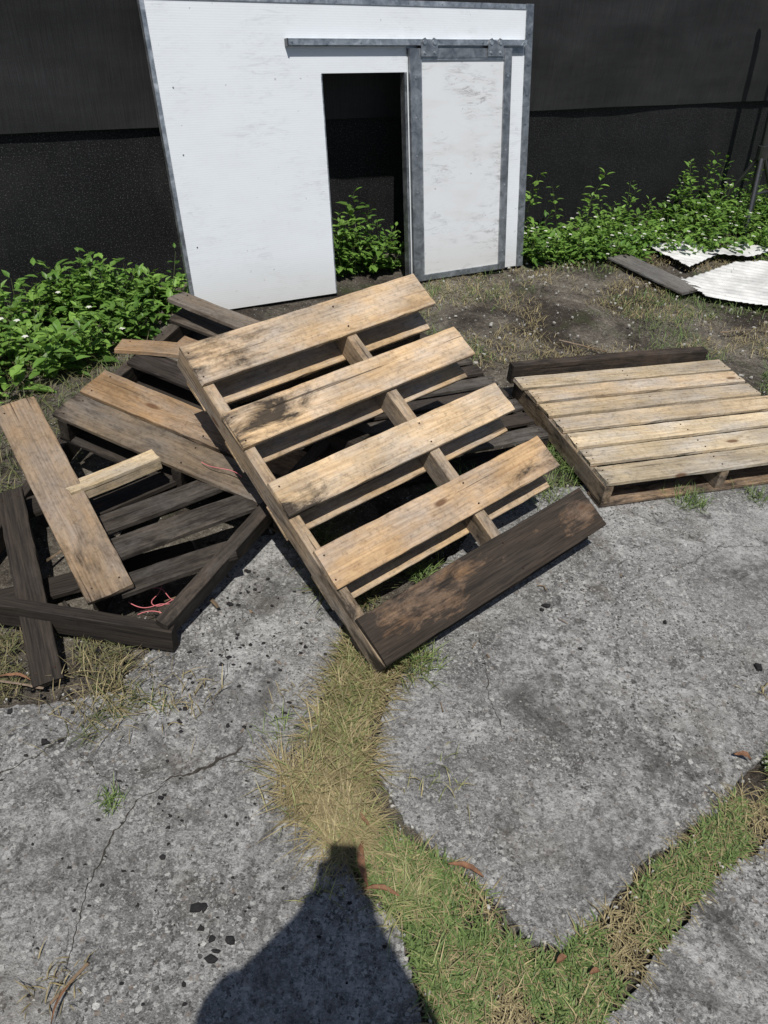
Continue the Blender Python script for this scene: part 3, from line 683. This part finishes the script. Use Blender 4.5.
def leafobj(V,F,x,y,a,L,W,z=.008):
    b=len(V);ca,sa=math.cos(a),math.sin(a);K=8
    for i in range(K+1):
        t=i/K;w=W*math.sin(math.pi*(t*.94+.03))**.8;xx=(t-.5)*L;zc=z+.012*math.sin(t*3)*random.uniform(.6,1.2)
        cy=.12*L*math.sin(t*2.6)
        for sgn,zz in ((-1,.006),(0,0),(1,.007)):
            yy=cy+sgn*w*.5;V.append((x+xx*ca-yy*sa,y+xx*sa+yy*ca,zc+zz))
        if i:
            for k_ in (0,1): F.append((b+(i-1)*3+k_,b+(i-1)*3+k_+1,b+i*3+k_+1,b+i*3+k_))
V=[];F=[]
for x,y,a,L,W in ((.03,.86,1.7,.11,.018),(.07,.79,-.2,.09,.012),(.27,.86,-.35,.09,.014),(1.07,1.25,-.4,.045,.018),(.48,.68,.5,.03,.014),(-1.02,1.30,-.1,.10,.010),(.02,.97,2.2,.05,.010),(-.57,.52,1.3,.08,.005),(.55,.66,.2,.025,.012)):
    leafobj(V,F,x,y,a,L,W,.014)
new_obj('fallen_leaves',V,F,DEADLEAF,smooth=True)
A=Acc()
for p,q in (((-1.1,1.30,.01),(-.93,1.285,.012)),((-.60,.52,.006),(-.55,.60,.006)),((.6,.47,.01),(.61,.53,.01)),((1.9,4.2,.01),(2.1,4.25,.02)),((.9,3.9,.01),(1.15,3.8,.01))):
    ab(p,q,.006,.006,(.22,.15,.09),(.2,.2))
A.make('twigs')
# ---------------------------------------------------------------- photographer standing behind the lens
SKIN=plain('skin',(.42,.25,.17),.5);SHIRT=plain('shirt_cloth',(.08,.10,.15),.9);TRO=plain('trouser_cloth',(.05,.05,.06),.9);HAIR=plain('hair',(.03,.02,.015),.7,0,.4,80,.8)
PH=empty('photographer')
def skin(name,joints,edges,m,sub=2):
    me=bpy.data.meshes.new(name);me.from_pydata([j[0] for j in joints],edges,[]);o=bpy.data.objects.new(name,me);COL.objects.link(o);o.parent=PH
    md=o.modifiers.new('s','SKIN');
    for i,j in enumerate(joints):
        sv=me.skin_vertices[0].data[i];r=j[1];sv.radius=(r,r) if not hasattr(r,'__len__') else r
    me.skin_vertices[0].data[0].use_root=True;md.use_smooth_shade=True
    o.modifiers.new('ss','SUBSURF').levels=sub;me.materials.append(m);return o
ox,oy=-.02,-.25
skin('torso_and_sleeves',[((ox,oy,1.05),(.19,.14)),((ox,oy,1.28),(.19,.135)),((ox,oy,1.50),(.19,.14)),((ox,oy,1.62),(.10,.09)),((ox-.19,oy,1.57),.082),((ox-.19,oy+.07,1.38),.072),((ox+.19,oy,1.57),.082),((ox+.19,oy+.07,1.38),.072)],
     [(0,1),(1,2),(2,3),(2,4),(4,5),(2,6),(6,7)],SHIRT)
skin('trousers',[((ox,oy,1.02),(.18,.13)),((ox-.1,oy,.88),.10),((ox-.11,oy+.02,.50),.07),((ox-.12,oy,.10),.055),((ox+.1,oy,.88),.10),((ox+.12,oy+.02,.50),.07),((ox+.13,oy,.10),.055)],[(0,1),(1,2),(2,3),(0,4),(4,5),(5,6)],TRO)
skin('head_and_neck',[((ox,oy,1.58),.068),((ox,oy+.02,1.66),.066),((ox,oy+.03,1.75),(.083,.098)),((ox,oy+.03,1.84),(.088,.10)),((ox,oy+.02,1.89),(.06,.07))],[(0,1),(1,2),(2,3),(3,4)],SKIN)
skin('hair',[((ox,oy-.01,1.79),(.085,.07)),((ox,oy-.01,1.86),(.10,.095)),((ox,oy+.01,1.92),(.075,.08))],[(0,1),(1,2)],HAIR)
skin('nose',[((ox,oy+.118,1.82),.009),((ox,oy+.135,1.79),.012)],[(0,1)],SKIN,1)
for sx in (-1,1):
    skin('ear_'+('l' if sx<0 else 'r'),[((ox+sx*.088,oy+.02,1.83),(.010,.018)),((ox+sx*.090,oy+.022,1.79),(.008,.013))],[(0,1)],SKIN,1)
    skin('eye_'+('l' if sx<0 else 'r'),[((ox+sx*.032,oy+.112,1.838),.010),((ox+sx*.036,oy+.112,1.838),.010)],[(0,1)],WSC,1)
skin('mouth',[((ox-.022,oy+.108,1.755),.006),((ox,oy+.116,1.754),.008),((ox+.022,oy+.108,1.755),.006)],[(0,1),(1,2)],TW,1)
# phone lies in the lens plane, lens near its top edge
c_=Vector((0,0,1.799));Fd=Vector((0,.7795,-.6264));Up=Vector((0,.6264,.7795))
pc=c_-Up*.055-Fd*.012
for sx in (-1,1):
    L_='l' if sx<0 else 'r'
    e=(ox+sx*.19,oy+.08,1.38);h0=pc-Up*.02-Fd*.025+Vector((sx*.050,0,0))
    wr=h0-Up*.05-Fd*.03+Vector((sx*.004,0,0))
    mid=(Vector(e)+wr)/2+Vector((sx*-.008,.0,-.01))
    skin('forearm_'+L_,[(e,.062),(tuple(mid),.056),(tuple(wr),.036),(tuple(h0),(.028,.040))],[(0,1),(1,2),(2,3)],SKIN)
    for k_ in range(4):
        q=pc+Up*(-.045+k_*.022)
        skin('finger_%s%d'%(L_,k_),[(tuple(q-Fd*.022+Vector((sx*.055,0,0))),.010),(tuple(q+Vector((sx*.050,0,0))),.010),(tuple(q+Fd*.012+Vector((sx*(.036-.003*k_),0,0))),.008)],[(0,1),(1,2)],SKIN,1)
    skin('thumb_'+L_,[(tuple(pc-Up*.045-Fd*.03+Vector((sx*.055,0,0))),.012),(tuple(pc-Up*.025-Fd*.022+Vector((sx*.040,0,0))),.011),(tuple(pc-Up*.005-Fd*.016+Vector((sx*.026,0,0))),.009)],[(0,1),(1,2)],SKIN,1)
    skin('shoe_'+L_,[((ox+sx*.125,oy-.05,.05),.045),((ox+sx*.13,oy+.06,.045),.045),((ox+sx*.135,oy+.16,.035),.035)],[(0,1),(1,2)],CHIP)
bm=bmesh.new();bmesh.ops.create_cube(bm,size=1)
for v in bm.verts: v.co=Vector((v.co.x*.075,v.co.y*.008,v.co.z*.150))
bmesh.ops.bevel(bm,geom=bm.edges[:],offset=.003,segments=2,affect='EDGES')
me=bpy.data.meshes.new('phone');bm.to_mesh(me);bm.free();me.materials.append(BLKM);ph=bpy.data.objects.new('phone',me);COL.objects.link(ph)
ph.location=pc;ph.rotation_euler=(-.677,0,0);ph.parent=PH
# ---------------------------------------------------------------- camera & light
f_,th,ro,H=739,.677,.086,1.799
F=Vector((0,math.cos(th),-math.sin(th)));R=Vector((1,0,0));U=Vector((0,math.sin(th),math.cos(th)))
R2=R*math.cos(ro)+U*math.sin(ro);U2=-R*math.sin(ro)+U*math.cos(ro)
cam=bpy.data.cameras.new('camera');co=bpy.data.objects.new('camera',cam);COL.objects.link(co)
co.matrix_world=Matrix(((R2.x,U2.x,-F.x,0),(R2.y,U2.y,-F.y,0),(R2.z,U2.z,-F.z,H),(0,0,0,1)))
cam.sensor_fit='VERTICAL';cam.sensor_height=24;cam.lens=24*f_/1024;cam.clip_start=.02;cam.clip_end=500
SC.camera=co
el=math.radians(63.5);rotz=math.pi-.03
S=Vector((math.sin(rotz)*math.cos(el),math.cos(rotz)*math.cos(el),math.sin(el)))
sun=bpy.data.lights.new('sun','SUN');sun.energy=4.8;sun.angle=math.radians(.53);sun.color=(1,.965,.91)
so=bpy.data.objects.new('sun',sun);COL.objects.link(so);so.rotation_euler=S.to_track_quat('Z','Y').to_euler();so.location=(0,-3,6)
w=bpy.data.worlds.new('World');SC.world=w;w.use_nodes=True;nt=w.node_tree;bg=nt.nodes['Background']
sk=nt.nodes.new('ShaderNodeTexSky');sk.sky_type='NISHITA';sk.sun_disc=False;sk.sun_elevation=el;sk.sun_rotation=rotz
nt.links.new(sk.outputs[0],bg.inputs[0]);bg.inputs[1].default_value=.07
SC.view_settings.view_transform='Standard';SC.view_settings.look='None';SC.view_settings.exposure=0
